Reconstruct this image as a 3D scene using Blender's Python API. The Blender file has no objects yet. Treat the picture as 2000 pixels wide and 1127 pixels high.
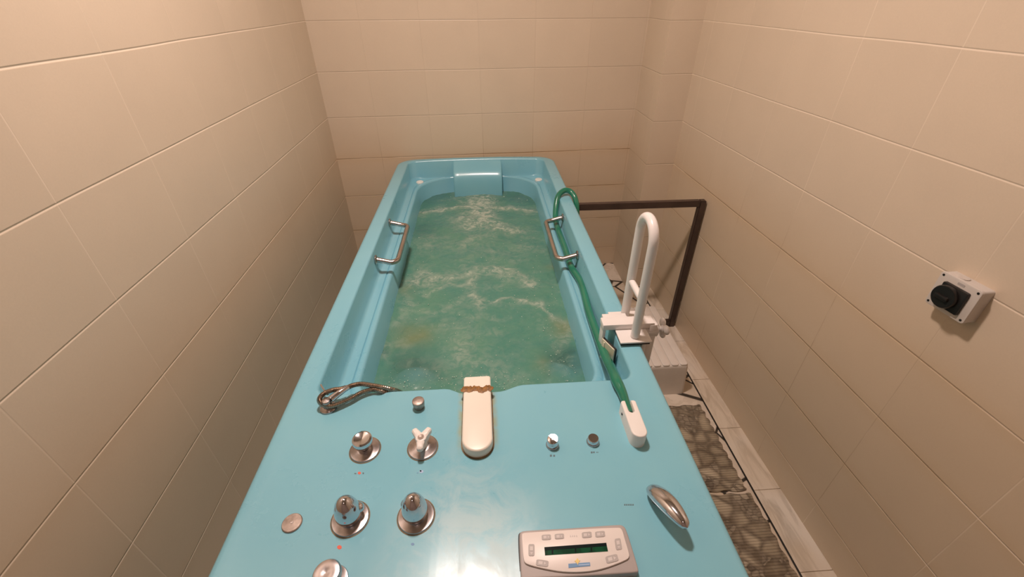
import bpy, bmesh, math, random
from mathutils import Vector, Matrix, noise
random.seed(4)
PI = math.pi
COL = bpy.context.scene.collection
T = 0.8912                                   # height of the tub top over the floor

# ------------------------------------------------------------------ camera, world, exposure, lamp
FPX = 849.94
CX, CY, CZ = 0.0386, 0.0, 0.8704             # camera, z over the tub top
R = ((0.99775, -0.06689, -0.0032), (0, 0, 0), (0, 0, 0))
pitch, yaw, roll = 0.594, -0.0669, 0.0032
def _rot():
    R0 = Matrix(((1, 0, 0), (0, 0, -1), (0, 1, 0)))
    c, s = math.cos(yaw), math.sin(yaw); Ry = Matrix(((c, s, 0), (-s, c, 0), (0, 0, 1)))
    c, s = math.cos(pitch), math.sin(pitch); Rp = Matrix(((1, 0, 0), (0, c, -s), (0, s, c)))
    c, s = math.cos(roll), math.sin(roll); Rr = Matrix(((c, s, 0), (-s, c, 0), (0, 0, 1)))
    return Rr @ Rp @ R0 @ Ry
RC = _rot()
def P(px, py, z=0.0):
    """point of the horizontal plane z over the tub top seen at a pixel (photogrammetry)"""
    d = RC.transposed() @ Vector(((px - 1000) / FPX, (py - 563.5) / FPX, 1))
    t = (z - CZ) / d.z
    return Vector((CX + t * d.x, CY + t * d.y, z))

cam_d = bpy.data.cameras.new('camera'); cam = bpy.data.objects.new('camera', cam_d); COL.objects.link(cam)
cam_d.sensor_width = 36; cam_d.lens = FPX / 2000 * 36; cam_d.clip_start = 0.02
M = Matrix.Identity(4)
for i in range(3):
    M[i][0] = RC[0][i]; M[i][1] = -RC[1][i]; M[i][2] = -RC[2][i]
M[0][3], M[1][3], M[2][3] = CX, CY, CZ + T
cam.matrix_world = M
bpy.context.scene.camera = cam
vs = bpy.context.scene.view_settings
vs.view_transform = 'Standard'; vs.look = 'None'; vs.gamma = 1; vs.use_curve_mapping = False
vs.exposure = 0.0
w = bpy.data.worlds.new('world'); bpy.context.scene.world = w; w.use_nodes = True
w.node_tree.nodes['Background'].inputs[0].default_value = (1, .85, .7, 1)
w.node_tree.nodes['Background'].inputs[1].default_value = 0.05
LAMP = Vector((-0.10, 1.27, 2.10 + T))
ld = bpy.data.lights.new('ceiling_lamp_light', 'AREA'); ld.shape = 'DISK'; ld.size = 0.22; ld.energy = 42
ld.color = (1.0, 0.79, 0.70)
lo = bpy.data.objects.new('ceiling_lamp_light', ld); COL.objects.link(lo); lo.location = LAMP
# weak fill light added above and behind the camera, no real lamp
ld2 = bpy.data.lights.new('rear_fill_light', 'AREA'); ld2.shape = 'DISK'; ld2.size = 0.3; ld2.energy = 1.5
ld2.color = (1.0, 0.76, 0.66)
lo2 = bpy.data.objects.new('rear_fill_light', ld2); COL.objects.link(lo2); lo2.location = (0.0, -0.65, 2.10 + T)

# ------------------------------------------------------------------ materials
def mat(name, col, rough=0.5, metal=0.0, spec=0.5, coat=0.0, noise_amt=0.0, noise_scale=20, bump=0.0, bump_scale=200):
    m = bpy.data.materials.new(name); m.use_nodes = True
    nt = m.node_tree; b = nt.nodes['Principled BSDF']
    b.inputs['Base Color'].default_value = (*col, 1); b.inputs['Roughness'].default_value = rough
    b.inputs['Metallic'].default_value = metal; b.inputs['Specular IOR Level'].default_value = spec
    b.inputs['Coat Weight'].default_value = coat; b.inputs['Coat Roughness'].default_value = 0.08
    if noise_amt:
        tc = nt.nodes.new('ShaderNodeTexCoord'); n = nt.nodes.new('ShaderNodeTexNoise')
        n.inputs['Scale'].default_value = noise_scale; n.inputs['Detail'].default_value = 6
        nt.links.new(tc.outputs['Object'], n.inputs['Vector'])
        mr = nt.nodes.new('ShaderNodeMapRange'); mr.inputs[1].default_value = .3; mr.inputs[2].default_value = .7
        mr.inputs[3].default_value = 1 - noise_amt; mr.inputs[4].default_value = 1 + noise_amt * .5
        nt.links.new(n.outputs['Fac'], mr.inputs[0])
        mx = nt.nodes.new('ShaderNodeMix'); mx.data_type = 'RGBA'; mx.blend_type = 'MULTIPLY'; mx.inputs[0].default_value = 1
        mx.inputs[6].default_value = (*col, 1)
        cr = nt.nodes.new('ShaderNodeCombineColor')
        for k in range(3): nt.links.new(mr.outputs[0], cr.inputs[k])
        nt.links.new(cr.outputs[0], mx.inputs[7]); nt.links.new(mx.outputs[2], b.inputs['Base Color'])
    if bump:
        tc = nt.nodes.new('ShaderNodeTexCoord'); n = nt.nodes.new('ShaderNodeTexNoise')
        n.inputs['Scale'].default_value = bump_scale
        nt.links.new(tc.outputs['Object'], n.inputs['Vector'])
        bp = nt.nodes.new('ShaderNodeBump'); bp.inputs['Strength'].default_value = bump; bp.inputs['Distance'].default_value = .001
        nt.links.new(n.outputs['Fac'], bp.inputs['Height']); nt.links.new(bp.outputs[0], b.inputs['Normal'])
    return m

class NT:
    """tiny helper for math on node sockets"""
    def __init__(s, nt): s.nt = nt
    def m(s, op, a, b=None, c=None, clamp=False):
        n = s.nt.nodes.new('ShaderNodeMath'); n.operation = op; n.use_clamp = clamp
        for i, v in enumerate((a, b, c)):
            if v is None: continue
            if hasattr(v, 'is_output'): s.nt.links.new(v, n.inputs[i])
            else: n.inputs[i].default_value = v
        return n.outputs[0]
    def mr(s, v, a, b, c=0, d=1, smooth=True):
        n = s.nt.nodes.new('ShaderNodeMapRange'); n.interpolation_type = 'SMOOTHSTEP' if smooth else 'LINEAR'
        s.nt.links.new(v, n.inputs[0])
        for i, q in enumerate((a, b, c, d)): n.inputs[i + 1].default_value = q
        return n.outputs[0]
    def mix(s, f, a, b, mode='MIX'):
        n = s.nt.nodes.new('ShaderNodeMix'); n.data_type = 'RGBA'; n.blend_type = mode
        if hasattr(f, 'is_output'): s.nt.links.new(f, n.inputs[0])
        else: n.inputs[0].default_value = f
        for i, v in ((6, a), (7, b)):
            if hasattr(v, 'is_output'): s.nt.links.new(v, n.inputs[i])
            else: n.inputs[i].default_value = (*v, 1)
        return n.outputs[2]
    def noise(s, vec, scale, detail=4, rough=.5, dist=0):
        n = s.nt.nodes.new('ShaderNodeTexNoise'); n.inputs['Scale'].default_value = scale
        n.inputs['Detail'].default_value = detail; n.inputs['Roughness'].default_value = rough
        n.inputs['Distortion'].default_value = dist
        if vec is not None: s.nt.links.new(vec, n.inputs['Vector'])
        return n.outputs['Fac']

def tile_mat(name, axis, u0, z0=T + .006, w=.325, h=.25, stain_warmth=0.0, tile=(.68, .575, .45), seed=0.0, rusty=1.0, grout=(.80, .70, .58)):
    m = bpy.data.materials.new(name); m.use_nodes = True; nt = m.node_tree; k = NT(nt); b = nt.nodes['Principled BSDF']
    g = nt.nodes.new('ShaderNodeNewGeometry'); sp = nt.nodes.new('ShaderNodeSeparateXYZ')
    nt.links.new(g.outputs['Position'], sp.inputs[0])
    wob = k.m('MULTIPLY', k.m('SUBTRACT', k.noise(g.outputs['Position'], 2.2, 1), .5), .006)
    U = k.m('ADD', sp.outputs[axis], wob); V = k.m('ADD', sp.outputs['Z'], wob)
    u = k.m('DIVIDE', k.m('SUBTRACT', U, u0), w); v = k.m('DIVIDE', k.m('SUBTRACT', V, z0), h)
    iu = k.m('FLOOR', u); iv = k.m('FLOOR', v)
    fu = k.m('SUBTRACT', u, iu); fv = k.m('SUBTRACT', v, iv)
    du = k.m('MULTIPLY', k.m('MINIMUM', fu, k.m('SUBTRACT', 1, fu)), w)
    dv = k.m('MULTIPLY', k.m('MINIMUM', fv, k.m('SUBTRACT', 1, fv)), h)
    fade = k.mr(k.noise(g.outputs['Position'], 1.7, 2), .35, .6, .35, 1)
    gu = k.m('MULTIPLY', k.mr(du, .0007, .0018, 1, 0), fade)
    gv = k.mr(dv, .0010, .0022, 1, 0)
    gm = k.m('MAXIMUM', k.m('MULTIPLY', gu, .65), gv)
    # tile tone: faint woven texture, a little difference from tile to tile
    wn = nt.nodes.new('ShaderNodeTexWhiteNoise'); wn.noise_dimensions = '3D'
    cv = nt.nodes.new('ShaderNodeCombineXYZ'); nt.links.new(iu, cv.inputs[0]); nt.links.new(iv, cv.inputs[1]); cv.inputs[2].default_value = seed
    nt.links.new(cv.outputs[0], wn.inputs['Vector'])
    tv = k.m('ADD', k.m('MULTIPLY', wn.outputs['Value'], .035), .98)
    fine = k.m('ADD', k.m('MULTIPLY', k.noise(g.outputs['Position'], 260, 2), .07), .965)
    blotch = k.m('ADD', k.m('MULTIPLY', k.noise(g.outputs['Position'], 5, 4), .10), .95)
    f = k.m('MULTIPLY', k.m('MULTIPLY', tv, fine), blotch)
    cc = nt.nodes.new('ShaderNodeCombineColor')
    for i in range(3): nt.links.new(f, cc.inputs[i])
    tcol = k.mix(1.0, tile, cc.outputs[0], 'MULTIPLY')
    gcol = grout
    # brown limescale on grout low down
    low = k.mr(sp.outputs['Z'], T + .30, T - .05, 0, 1)
    sn = k.mr(k.noise(g.outputs['Position'], 3.0, 3), .40, .58)
    rust = k.m('MULTIPLY', k.m('MULTIPLY', low, sn), stain_warmth * rusty)
    gcol = k.mix(rust, gcol, (.30, .17, .055))
    warm_light = k.m('MULTIPLY', k.m('MULTIPLY', low, k.mr(dv, .0, .05, 1, .65)), stain_warmth * .50)  # warmer light low on the walls, put into the tile colour
    tcol = k.mix(warm_light, tcol, (.62, .455, .275))
    nt.links.new(k.mix(gm, tcol, gcol), b.inputs['Base Color'])
    b.inputs['Roughness'].default_value = .42
    nt.links.new(k.m('ADD', k.m('MULTIPLY', gm, .15), .40), b.inputs['Roughness'])
    hgt = k.m('ADD', k.m('MULTIPLY', k.m('MAXIMUM', k.mr(du, .0, .003, .4, 0), k.mr(dv, .0, .004, 1, 0)), -1.0), k.m('MULTIPLY', k.noise(g.outputs['Position'], 300, 2), .05))
    bp = nt.nodes.new('ShaderNodeBump'); bp.inputs['Strength'].default_value = .55; bp.inputs['Distance'].default_value = .0022
    nt.links.new(hgt, bp.inputs['Height']); nt.links.new(bp.outputs[0], b.inputs['Normal'])
    return m

M_left = tile_mat('tile_left', 'Y', 1.25, grout=(.86, .74, .60), stain_warmth=.5, rusty=.1)
M_right = tile_mat('tile_right', 'Y', 1.16, stain_warmth=.9, rusty=.8, seed=3, grout=(.86, .74, .60))
M_back = tile_mat('tile_back', 'X', .046, stain_warmth=1.0, seed=7, grout=(.60, .50, .39))
M_pier = tile_mat('tile_pier', 'X', 1.6, stain_warmth=.3, seed=9, grout=(.66, .56, .44))
M_pierside = tile_mat('tile_pier_side', 'Y', 2.98, stain_warmth=.4, seed=11, grout=(.66, .56, .44))
M_ceil = mat('plaster', (.45, .40, .36), .8, bump=.1)
M_front = mat('front_wall_paint', (.36, .29, .26), .7, noise_amt=.05, noise_scale=3)

def gel_mat():
    m = bpy.data.materials.new('turquoise_gelcoat'); m.use_nodes = True; nt = m.node_tree; k = NT(nt); b = nt.nodes['Principled BSDF']
    g = nt.nodes.new('ShaderNodeNewGeometry'); p = g.outputs['Position']
    n1 = k.noise(p, 4, 6, .6); n2 = k.noise(p, 60, 4, .6)
    c = k.mix(k.mr(n1, .35, .7), (.205, .500, .620), (.220, .515, .620))
    # milky lamp sheen painted into the colour, broken by worn texture, on the deck
    sp = nt.nodes.new('ShaderNodeSeparateXYZ'); nt.links.new(p, sp.inputs[0])
    dx = k.m('SUBTRACT', sp.outputs['X'], -.02); dy = k.m('SUBTRACT', sp.outputs['Y'], .33)
    d2 = k.m('SQRT', k.m('ADD', k.m('MULTIPLY', dx, dx), k.m('MULTIPLY', k.m('MULTIPLY', dy, dy), .25)))
    sheen_wear = k.m('MULTIPLY', k.mr(d2, .03, .21, 1, 0), k.mr(k.noise(p, 14, 8, .7, .6), .38, .62))
    c = k.mix(k.m('MULTIPLY', sheen_wear, .5), c, (.55, .67, .68))
    hx = k.m('ABSOLUTE', k.m('SUBTRACT', k.m('ABSOLUTE', sp.outputs['X']), .038))
    hal = k.m('MULTIPLY', k.m('MULTIPLY', k.mr(hx, .002, .016, 1, 0), k.mr(k.m('ABSOLUTE', k.m('SUBTRACT', sp.outputs['Y'], .74)), .06, .14, 1, 0)), k.mr(k.noise(p, 30, 4), .35, .65, .25, .8))
    c = k.mix(hal, c, (.34, .36, .20))
    nt.links.new(c, b.inputs['Base Color'])
    r = k.m('ADD', k.mr(n1, .3, .7, .27, .30), k.m('MULTIPLY', sheen_wear, .10))
    nt.links.new(r, b.inputs['Roughness'])
    b.inputs['Coat Weight'].default_value = .25; b.inputs['Coat Roughness'].default_value = .12
    return m
M_gel = gel_mat()
M_chrome = mat('chrome', (.66, .66, .70), .10, 1.0, noise_amt=.06, noise_scale=30)
M_worn = mat('worn_chrome', (.50, .46, .46), .26, 1.0, noise_amt=.25, noise_scale=60)
M_scale = mat('limescaled_metal', (.42, .35, .31), .48, .8, noise_amt=.35, noise_scale=90)
M_hosem = mat('browned_metal_hose', (.40, .33, .27), .30, .95, noise_amt=.25, noise_scale=80)
M_steel = mat('satin_steel', (.52, .47, .44), .22, 1.0, noise_amt=.1)
M_white = mat('white_plastic', (.82, .80, .77), .35, noise_amt=.03, noise_scale=8)
M_cream = mat('cream_plastic', (.83, .79, .70), .32, noise_amt=.04, noise_scale=8)
M_enamel = mat('white_enamel', (.80, .78, .77), .28, coat=.3)
M_yel = mat('yellowed_plastic', (.70, .66, .52), .4, noise_amt=.1, noise_scale=30)
M_step = mat('white_step_plastic', (.76, .70, .64), .5, noise_amt=.06, noise_scale=12)
M_rubber = mat('black_rubber', (.02, .02, .02), .6)
M_black = mat('black_plastic', (.012, .011, .011), .28)
M_dark = mat('dark_gap', (.03, .035, .035), .7)
M_brown = mat('brown_painted_metal', (.060, .038, .030), .38, noise_amt=.3, noise_scale=15, bump=.2)
M_grey = mat('warm_grey_plastic', (.42, .38, .37), .5, noise_amt=.05)
M_face = mat('panel_face', (.78, .73, .70), .38)
M_pad = mat('keypad_grey', (.44, .41, .40), .5)
M_padl = mat('keypad_light', (.62, .58, .57), .5)
M_blue = mat('print_blue', (.13, .28, .50), .5)
M_yellow = mat('print_yellow', (.80, .62, .22), .5)
M_red = mat('print_red', (.75, .12, .07), .5)
M_pblue = mat('print_pale_blue', (.35, .50, .72), .5)
M_ink = mat('print_dark', (.10, .17, .20), .6)
M_hose = mat('green_hose', (.018, .19, .115), .22, coat=.3, noise_amt=.15, noise_scale=8)
M_rust = mat('rust', (.27, .125, .025), .5, noise_amt=.5, noise_scale=120, bump=.6, bump_scale=300)
M_seal = mat('brown_sealant', (.20, .15, .08), .6, noise_amt=.5, noise_scale=60)
M_drain = mat('white_overflow_cap', (.85, .82, .76), .35)
M_boxgrey = mat('pale_grey_box', (.62, .58, .54), .4)
M_lampg = bpy.data.materials.new('lamp_glass'); M_lampg.use_nodes = True
_b = M_lampg.node_tree.nodes['Principled BSDF']; _b.inputs['Emission Color'].default_value = (1, .85, .7, 1); _b.inputs['Emission Strength'].default_value = 4

def ribs_mat(name, col, freq):
    m = mat(name, col, .3, 1.0); nt = m.node_tree; k = NT(nt); b = nt.nodes['Principled BSDF']
    return m
def lcd_mat():
    m = bpy.data.materials.new('green_display'); m.use_nodes = True; nt = m.node_tree; k = NT(nt); b = nt.nodes['Principled BSDF']
    tc = nt.nodes.new('ShaderNodeTexCoord')
    n = k.mr(k.noise(tc.outputs['Object'], 60, 2), .45, .6)
    nt.links.new(k.mix(n, (.004, .045, .022), (.006, .075, .035)), b.inputs['Base Color'])
    b.inputs['Roughness'].default_value = .12
    return m
M_lcd = lcd_mat()
M_lcdt = mat('display_unlit', (.004, .012, .014), .12)

def floor_mat():
    m = bpy.data.materials.new('crazy_paving'); m.use_nodes = True; nt = m.node_tree; k = NT(nt); b = nt.nodes['Principled BSDF']
    g = nt.nodes.new('ShaderNodeNewGeometry'); p = g.outputs['Position']
    vo = nt.nodes.new('ShaderNodeTexVoronoi'); vo.feature = 'DISTANCE_TO_EDGE'; vo.inputs['Scale'].default_value = 3.6
    v2 = nt.nodes.new('ShaderNodeTexVoronoi'); v2.feature = 'F1'; v2.inputs['Scale'].default_value = 3.6
    mp = nt.nodes.new('ShaderNodeMapping'); mp.inputs['Location'].default_value = (.13, .37, 0); nt.links.new(p, mp.inputs[0])
    nt.links.new(mp.outputs[0], vo.inputs['Vector']); nt.links.new(mp.outputs[0], v2.inputs['Vector'])
    j = k.mr(vo.outputs['Distance'], .012, .026, 1, 0)
    sp = nt.nodes.new('ShaderNodeSeparateColor'); nt.links.new(v2.outputs['Color'], sp.inputs[0])
    stone = k.mix(sp.outputs[0], (.80, .72, .62), (.66, .54, .40))
    vein = k.mr(k.noise(p, 9, 8, .6, 2.0), .47, .53)
    stone = k.mix(k.m('MULTIPLY', vein, .35), stone, (.52, .44, .34))
    nt.links.new(k.mix(j, stone, (.045, .038, .030)), b.inputs['Base Color']); b.inputs['Roughness'].default_value = .35
    bp = nt.nodes.new('ShaderNodeBump'); bp.inputs['Distance'].default_value = .002; bp.invert = True
    nt.links.new(j, bp.inputs['Height']); nt.links.new(bp.outputs[0], b.inputs['Normal'])
    return m
M_floor = floor_mat()
def marble_mat():
    m = bpy.data.materials.new('marble_border'); m.use_nodes = True; nt = m.node_tree; k = NT(nt); b = nt.nodes['Principled BSDF']
    g = nt.nodes.new('ShaderNodeNewGeometry'); p = g.outputs['Position']
    mp = nt.nodes.new('ShaderNodeMapping'); mp.inputs['Rotation'].default_value = (0, 0, .9); mp.inputs['Scale'].default_value = (14, 2.5, 1); nt.links.new(p, mp.inputs[0])
    n = k.mr(k.noise(mp.outputs[0], 1.6, 6, .6, 1.0), .42, .66)
    c = k.mix(k.m('MULTIPLY', n, .8), (.78, .72, .63), (.50, .45, .38))
    warm = k.mr(k.noise(p, 3, 2), .4, .6)
    c = k.mix(k.m('MULTIPLY', warm, .3), c, (.62, .46, .28))
    nt.links.new(c, b.inputs['Base Color']); b.inputs['Roughness'].default_value = .3
    return m
M_marble = marble_mat()
def mat_mat():
    m = bpy.data.materials.new('pebble_print_foam'); m.use_nodes = True; nt = m.node_tree; k = NT(nt); b = nt.nodes['Principled BSDF']
    g = nt.nodes.new('ShaderNodeNewGeometry'); p = g.outputs['Position']
    nz = nt.nodes.new('ShaderNodeTexNoise'); nz.inputs['Scale'].default_value = 9; nt.links.new(p, nz.inputs['Vector'])
    vm = nt.nodes.new('ShaderNodeVectorMath'); vm.operation = 'SCALE'; nt.links.new(nz.outputs['Color'], vm.inputs[0]); vm.inputs['Scale'].default_value = .04
    va = nt.nodes.new('ShaderNodeVectorMath'); nt.links.new(p, va.inputs[0]); nt.links.new(vm.outputs[0], va.inputs[1])
    def vor(scale, feat):
        v = nt.nodes.new('ShaderNodeTexVoronoi'); v.feature = feat; v.inputs['Scale'].default_value = scale; nt.links.new(va.outputs[0], v.inputs['Vector']); return v
    a = vor(15, 'DISTANCE_TO_EDGE'); c1 = vor(15, 'F1'); a2 = vor(38, 'DISTANCE_TO_EDGE'); c2 = vor(38, 'F1')
    s1 = nt.nodes.new('ShaderNodeSeparateColor'); nt.links.new(c1.outputs['Color'], s1.inputs[0])
    s2 = nt.nodes.new('ShaderNodeSeparateColor'); nt.links.new(c2.outputs['Color'], s2.inputs[0])
    big = k.mix(s1.outputs[0], (.26, .21, .14), (.60, .51, .37))
    big = k.mix(k.m('MULTIPLY', k.mr(a.outputs['Distance'], .0, .22, 1, 0), .75), big, (.13, .10, .07))
    sm = k.mix(s2.outputs[0], (.13, .10, .07), (.56, .48, .36))
    sm = k.mix(k.m('MULTIPLY', k.mr(a2.outputs['Distance'], .0, .18, 1, 0), .7), sm, (.09, .07, .05))
    sel = k.m('GREATER_THAN', s1.outputs[1], .62)
    c = k.mix(sel, big, sm)
    c = k.mix(k.mr(c1.outputs['Distance'], .15, .75, 0, .35), c, (.16, .12, .08))
    c = k.mix(k.m('MULTIPLY', k.mr(k.noise(p, 40, 4), .4, .65), .15), c, (.60, .52, .40))
    sep = nt.nodes.new('ShaderNodeSeparateXYZ'); nt.links.new(p, sep.inputs[0])
    rib = k.m('ABSOLUTE', k.m('SINE', k.m('MULTIPLY', sep.outputs['Y'], PI / .011)))
    hole = k.m('MULTIPLY', k.mr(rib, .0, .35, 1, 0), .40)
    rp = k.m('ABSOLUTE', k.m('SINE', k.m('MULTIPLY', sep.outputs['X'], PI / .013)))
    c = k.mix(hole, c, (.06, .045, .03))
    nt.links.new(c, b.inputs['Base Color']); b.inputs['Roughness'].default_value = .65
    bp = nt.nodes.new('ShaderNodeBump'); bp.inputs['Distance'].default_value = .003; nt.links.new(rib, bp.inputs['Height'])
    nt.links.new(bp.outputs[0], b.inputs['Normal'])
    return m
M_mat = mat_mat()
def water_mat():
    m = bpy.data.materials.new('whirling_green_water'); m.use_nodes = True; nt = m.node_tree; k = NT(nt); b = nt.nodes['Principled BSDF']
    g = nt.nodes.new('ShaderNodeNewGeometry'); p = g.outputs['Position']
    af = nt.nodes.new('ShaderNodeAttribute'); af.attribute_name = 'foam'
    ab = nt.nodes.new('ShaderNodeAttribute'); ab.attribute_name = 'silt'
    ac = nt.nodes.new('ShaderNodeAttribute'); ac.attribute_name = 'clear'
    n = k.noise(p, 26, 8, .65, 1.2)
    foam = k.m('MULTIPLY', k.m('MULTIPLY', af.outputs['Fac'], k.mr(n, .34, .66, .15, 1.0)), 1.0, clamp=True)
    c = k.mix(k.mr(k.noise(p, 5, 5, .6, 1), .3, .7), (.075, .255, .205), (.105, .285, .205))
    c = k.mix(k.m('MULTIPLY', ab.outputs['Fac'], .6), c, (.24, .25, .10))
    c = k.mix(foam, c, (.47, .52, .44))
    nt.links.new(c, b.inputs['Base Color'])
    b.inputs['Roughness'].default_value = .06; b.inputs['IOR'].default_value = 1.33
    al = k.m('ADD', k.m('MULTIPLY', ac.outputs['Fac'], -.45), .90)
    al = k.m('MAXIMUM', al, k.m('ADD', foam, .40), clamp=True)
    nt.links.new(al, b.inputs['Alpha'])
    h = k.m('ADD', k.m('MULTIPLY', k.noise(p, 45, 4, .6, .5), 1.0), k.m('MULTIPLY', k.noise(p, 160, 3, .6), .35))
    bp = nt.nodes.new('ShaderNodeBump'); bp.inputs['Strength'].default_value = .7; bp.inputs['Distance'].default_value = .006
    nt.links.new(h, bp.inputs['Height']); nt.links.new(bp.outputs[0], b.inputs['Normal'])
    return m
M_water = water_mat()
M_bub = mat('bubble_film', (.62, .72, .62), .04, spec=.9)

# ------------------------------------------------------------------ builders
def link(name, me, m, parent=None):
    o = bpy.data.objects.new(name, me); COL.objects.link(o)
    if m: me.materials.append(m)
    if parent:
        o.parent = parent
        off = Vector((0, 0, 0)); q = parent
        while q: off += q.location; q = q.parent
        for v in me.vertices: v.co -= off
    return o
def obj(name, bm, m, parent=None, smooth=True, angle=40):
    bmesh.ops.recalc_face_normals(bm, faces=bm.faces[:])
    me = bpy.data.meshes.new(name); bm.to_mesh(me); bm.free()
    if smooth:
        me.polygons.foreach_set('use_smooth', [True] * len(me.polygons))
        try: me.set_sharp_from_angle(angle=math.radians(angle))
        except Exception: pass
    return link(name, me, m, parent)
def thing(name, label, cat, loc, group=None):
    o = bpy.data.objects.new(name, None); COL.objects.link(o); o.location = loc; o.empty_display_size = .05
    o['label'] = label; o['category'] = cat
    if group: o['group'] = group
    return o
def tag(o, label, cat, group=None):
    o['label'] = label; o['category'] = cat
    if group: o['group'] = group
    return o
def rebase(o, loc):
    loc = Vector(loc)
    for v in o.data.vertices: v.co -= loc
    o.location = loc
    return o
def W(v): return Vector((v[0], v[1], v[2] + T))
def loft(rings, cap0=False, cap1=False, bm=None, closed=True):
    bm = bm or bmesh.new()
    vs_ = [[bm.verts.new(p) for p in r] for r in rings]
    n = len(rings[0])
    for a, b in zip(vs_[:-1], vs_[1:]):
        for i in range(n if closed else n - 1):
            j = (i + 1) % n
            bm.faces.new((a[i], a[j], b[j], b[i]))
    if cap0: bm.faces.new(vs_[0][::-1])
    if cap1: bm.faces.new(vs_[-1])
    return bm
def lathe(prof, c, n=40, axis=Vector((0, 0, 1)), bm=None, cap0=True, cap1=True):
    """prof: (radius, height) along axis from c"""
    q = Vector((0, 0, 1)).rotation_difference(axis)
    rings = []
    for r, h in prof:
        rings.append([Vector(c) + q @ Vector((max(r, 1e-5) * math.cos(2 * PI * i / n), max(r, 1e-5) * math.sin(2 * PI * i / n), h)) for i in range(n)])
    return loft(rings, cap0, cap1, bm)
def catmull(pts, sub=8):
    pts = [Vector(p) for p in pts]; out = []
    for i in range(len(pts) - 1):
        p0 = pts[max(i - 1, 0)]; p1 = pts[i]; p2 = pts[i + 1]; p3 = pts[min(i + 2, len(pts) - 1)]
        for s in range(sub):
            t = s / sub
            out.append(.5 * ((2 * p1) + (-p0 + p2) * t + (2 * p0 - 5 * p1 + 4 * p2 - p3) * t * t + (-p0 + 3 * p1 - 3 * p2 + p3) * t ** 3))
    out.append(pts[-1]); return out
def tube(pts, r, n=16, bm=None, rfun=None, smooth=0, caps=True):
    pts = catmull(pts, smooth) if smooth else [Vector(p) for p in pts]
    tang = []
    for i in range(len(pts)):
        a = pts[max(i - 1, 0)]; b = pts[min(i + 1, len(pts) - 1)]; tang.append((b - a).normalized())
    up = Vector((0, 0, 1)) if abs(tang[0].z) < .9 else Vector((1, 0, 0))
    nrm = tang[0].cross(up).normalized(); rings = []
    for i, p in enumerate(pts):
        if i: 
            q = tang[i - 1].rotation_difference(tang[i]); nrm = (q @ nrm).normalized()
        bi = tang[i].cross(nrm).normalized()
        rr = rfun(i, len(pts)) if rfun else r
        rings.append([p + (nrm * math.cos(2 * PI * k / n) + bi * math.sin(2 * PI * k / n)) * rr for k in range(n)])
    return loft(rings, caps, caps, bm)
def box(x0, x1, y0, y1, z0, z1, bev=0.0, seg=3, bm=None):
    b2 = bmesh.new(); bmesh.ops.create_cube(b2, size=1)
    for v in b2.verts:
        v.co = Vector((x0 + (v.co.x + .5) * (x1 - x0), y0 + (v.co.y + .5) * (y1 - y0), z0 + (v.co.z + .5) * (z1 - z0)))
    if bev: bmesh.ops.bevel(b2, geom=b2.edges[:], offset=bev, segments=seg, affect='EDGES', profile=.5)
    if bm is None: return b2
    me = bpy.data.meshes.new('tmp'); b2.to_mesh(me); b2.free(); bm.from_mesh(me); bpy.data.meshes.remove(me); return bm
def prism(outline, z0, z1, bev=0.0, seg=3, M4=None, bm=None):
    """outline: xy points, extruded z0..z1; bevelled top edge by stacked inset rings"""
    pts = [Vector((p[0], p[1], 0)) for p in outline]; n = len(pts)
    area = sum(pts[i].x * pts[(i + 1) % n].y - pts[(i + 1) % n].x * pts[i].y for i in range(n))
    if area < 0: pts.reverse()
    def inset(d):
        out = []
        for i in range(n):
            a = (pts[i] - pts[i - 1]).normalized(); b = (pts[(i + 1) % n] - pts[i]).normalized()
            na = Vector((-a.y, a.x, 0)); nb = Vector((-b.y, b.x, 0)); m_ = (na + nb)
            m_ = m_ / max(m_.length_squared / 2, .3)
            out.append(pts[i] + m_ * d)
        return out
    rings = [[Vector((p.x, p.y, z0)) for p in pts]]
    if bev:
        for s in range(seg + 1):
            a = s / seg * PI / 2
            rings.append([Vector((p.x, p.y, z1 - bev + bev * math.sin(a))) for p in inset(bev * (1 - math.cos(a)))])
    else: rings.append([Vector((p.x, p.y, z1)) for p in pts])
    if M4 is not None: rings = [[M4 @ v for v in r] for r in rings]
    return loft(rings, True, True, bm)
def rrect(x0, x1, y0, y1, r, n=6):
    out = []
    for cx, cy, a0 in ((x1 - r, y1 - r, 0), (x0 + r, y1 - r, PI / 2), (x0 + r, y0 + r, PI), (x1 - r, y0 + r, 1.5 * PI)):
        for i in range(n + 1):
            a = a0 + i / n * PI / 2; out.append((cx + r * math.cos(a), cy + r * math.sin(a)))
    return out
def quad(a, b, c, d):
    bm = bmesh.new(); bm.faces.new([bm.verts.new(v) for v in (a, b, c, d)]); return bm
def slab(p, q, t, z0, z1, outward):
    """vertical wall slab from plan point p to q, thickness t towards outward"""
    p = Vector((*p, 0)); q = Vector((*q, 0)); o = Vector((*outward, 0)) * t
    bm = bmesh.new()
    v = [bm.verts.new((a.x, a.y, z)) for z in (z0, z1) for a in (p, q, q + o, p + o)]
    for f in ((0, 1, 2, 3), (4, 5, 6, 7), (0, 1, 5, 4), (1, 2, 6, 5), (2, 3, 7, 6), (3, 0, 4, 7)): bm.faces.new([v[i] for i in f])
    return bm
def struct(name, bm, m):
    o = obj(name, bm, m, smooth=False); o['kind'] = 'structure'; return o

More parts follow.
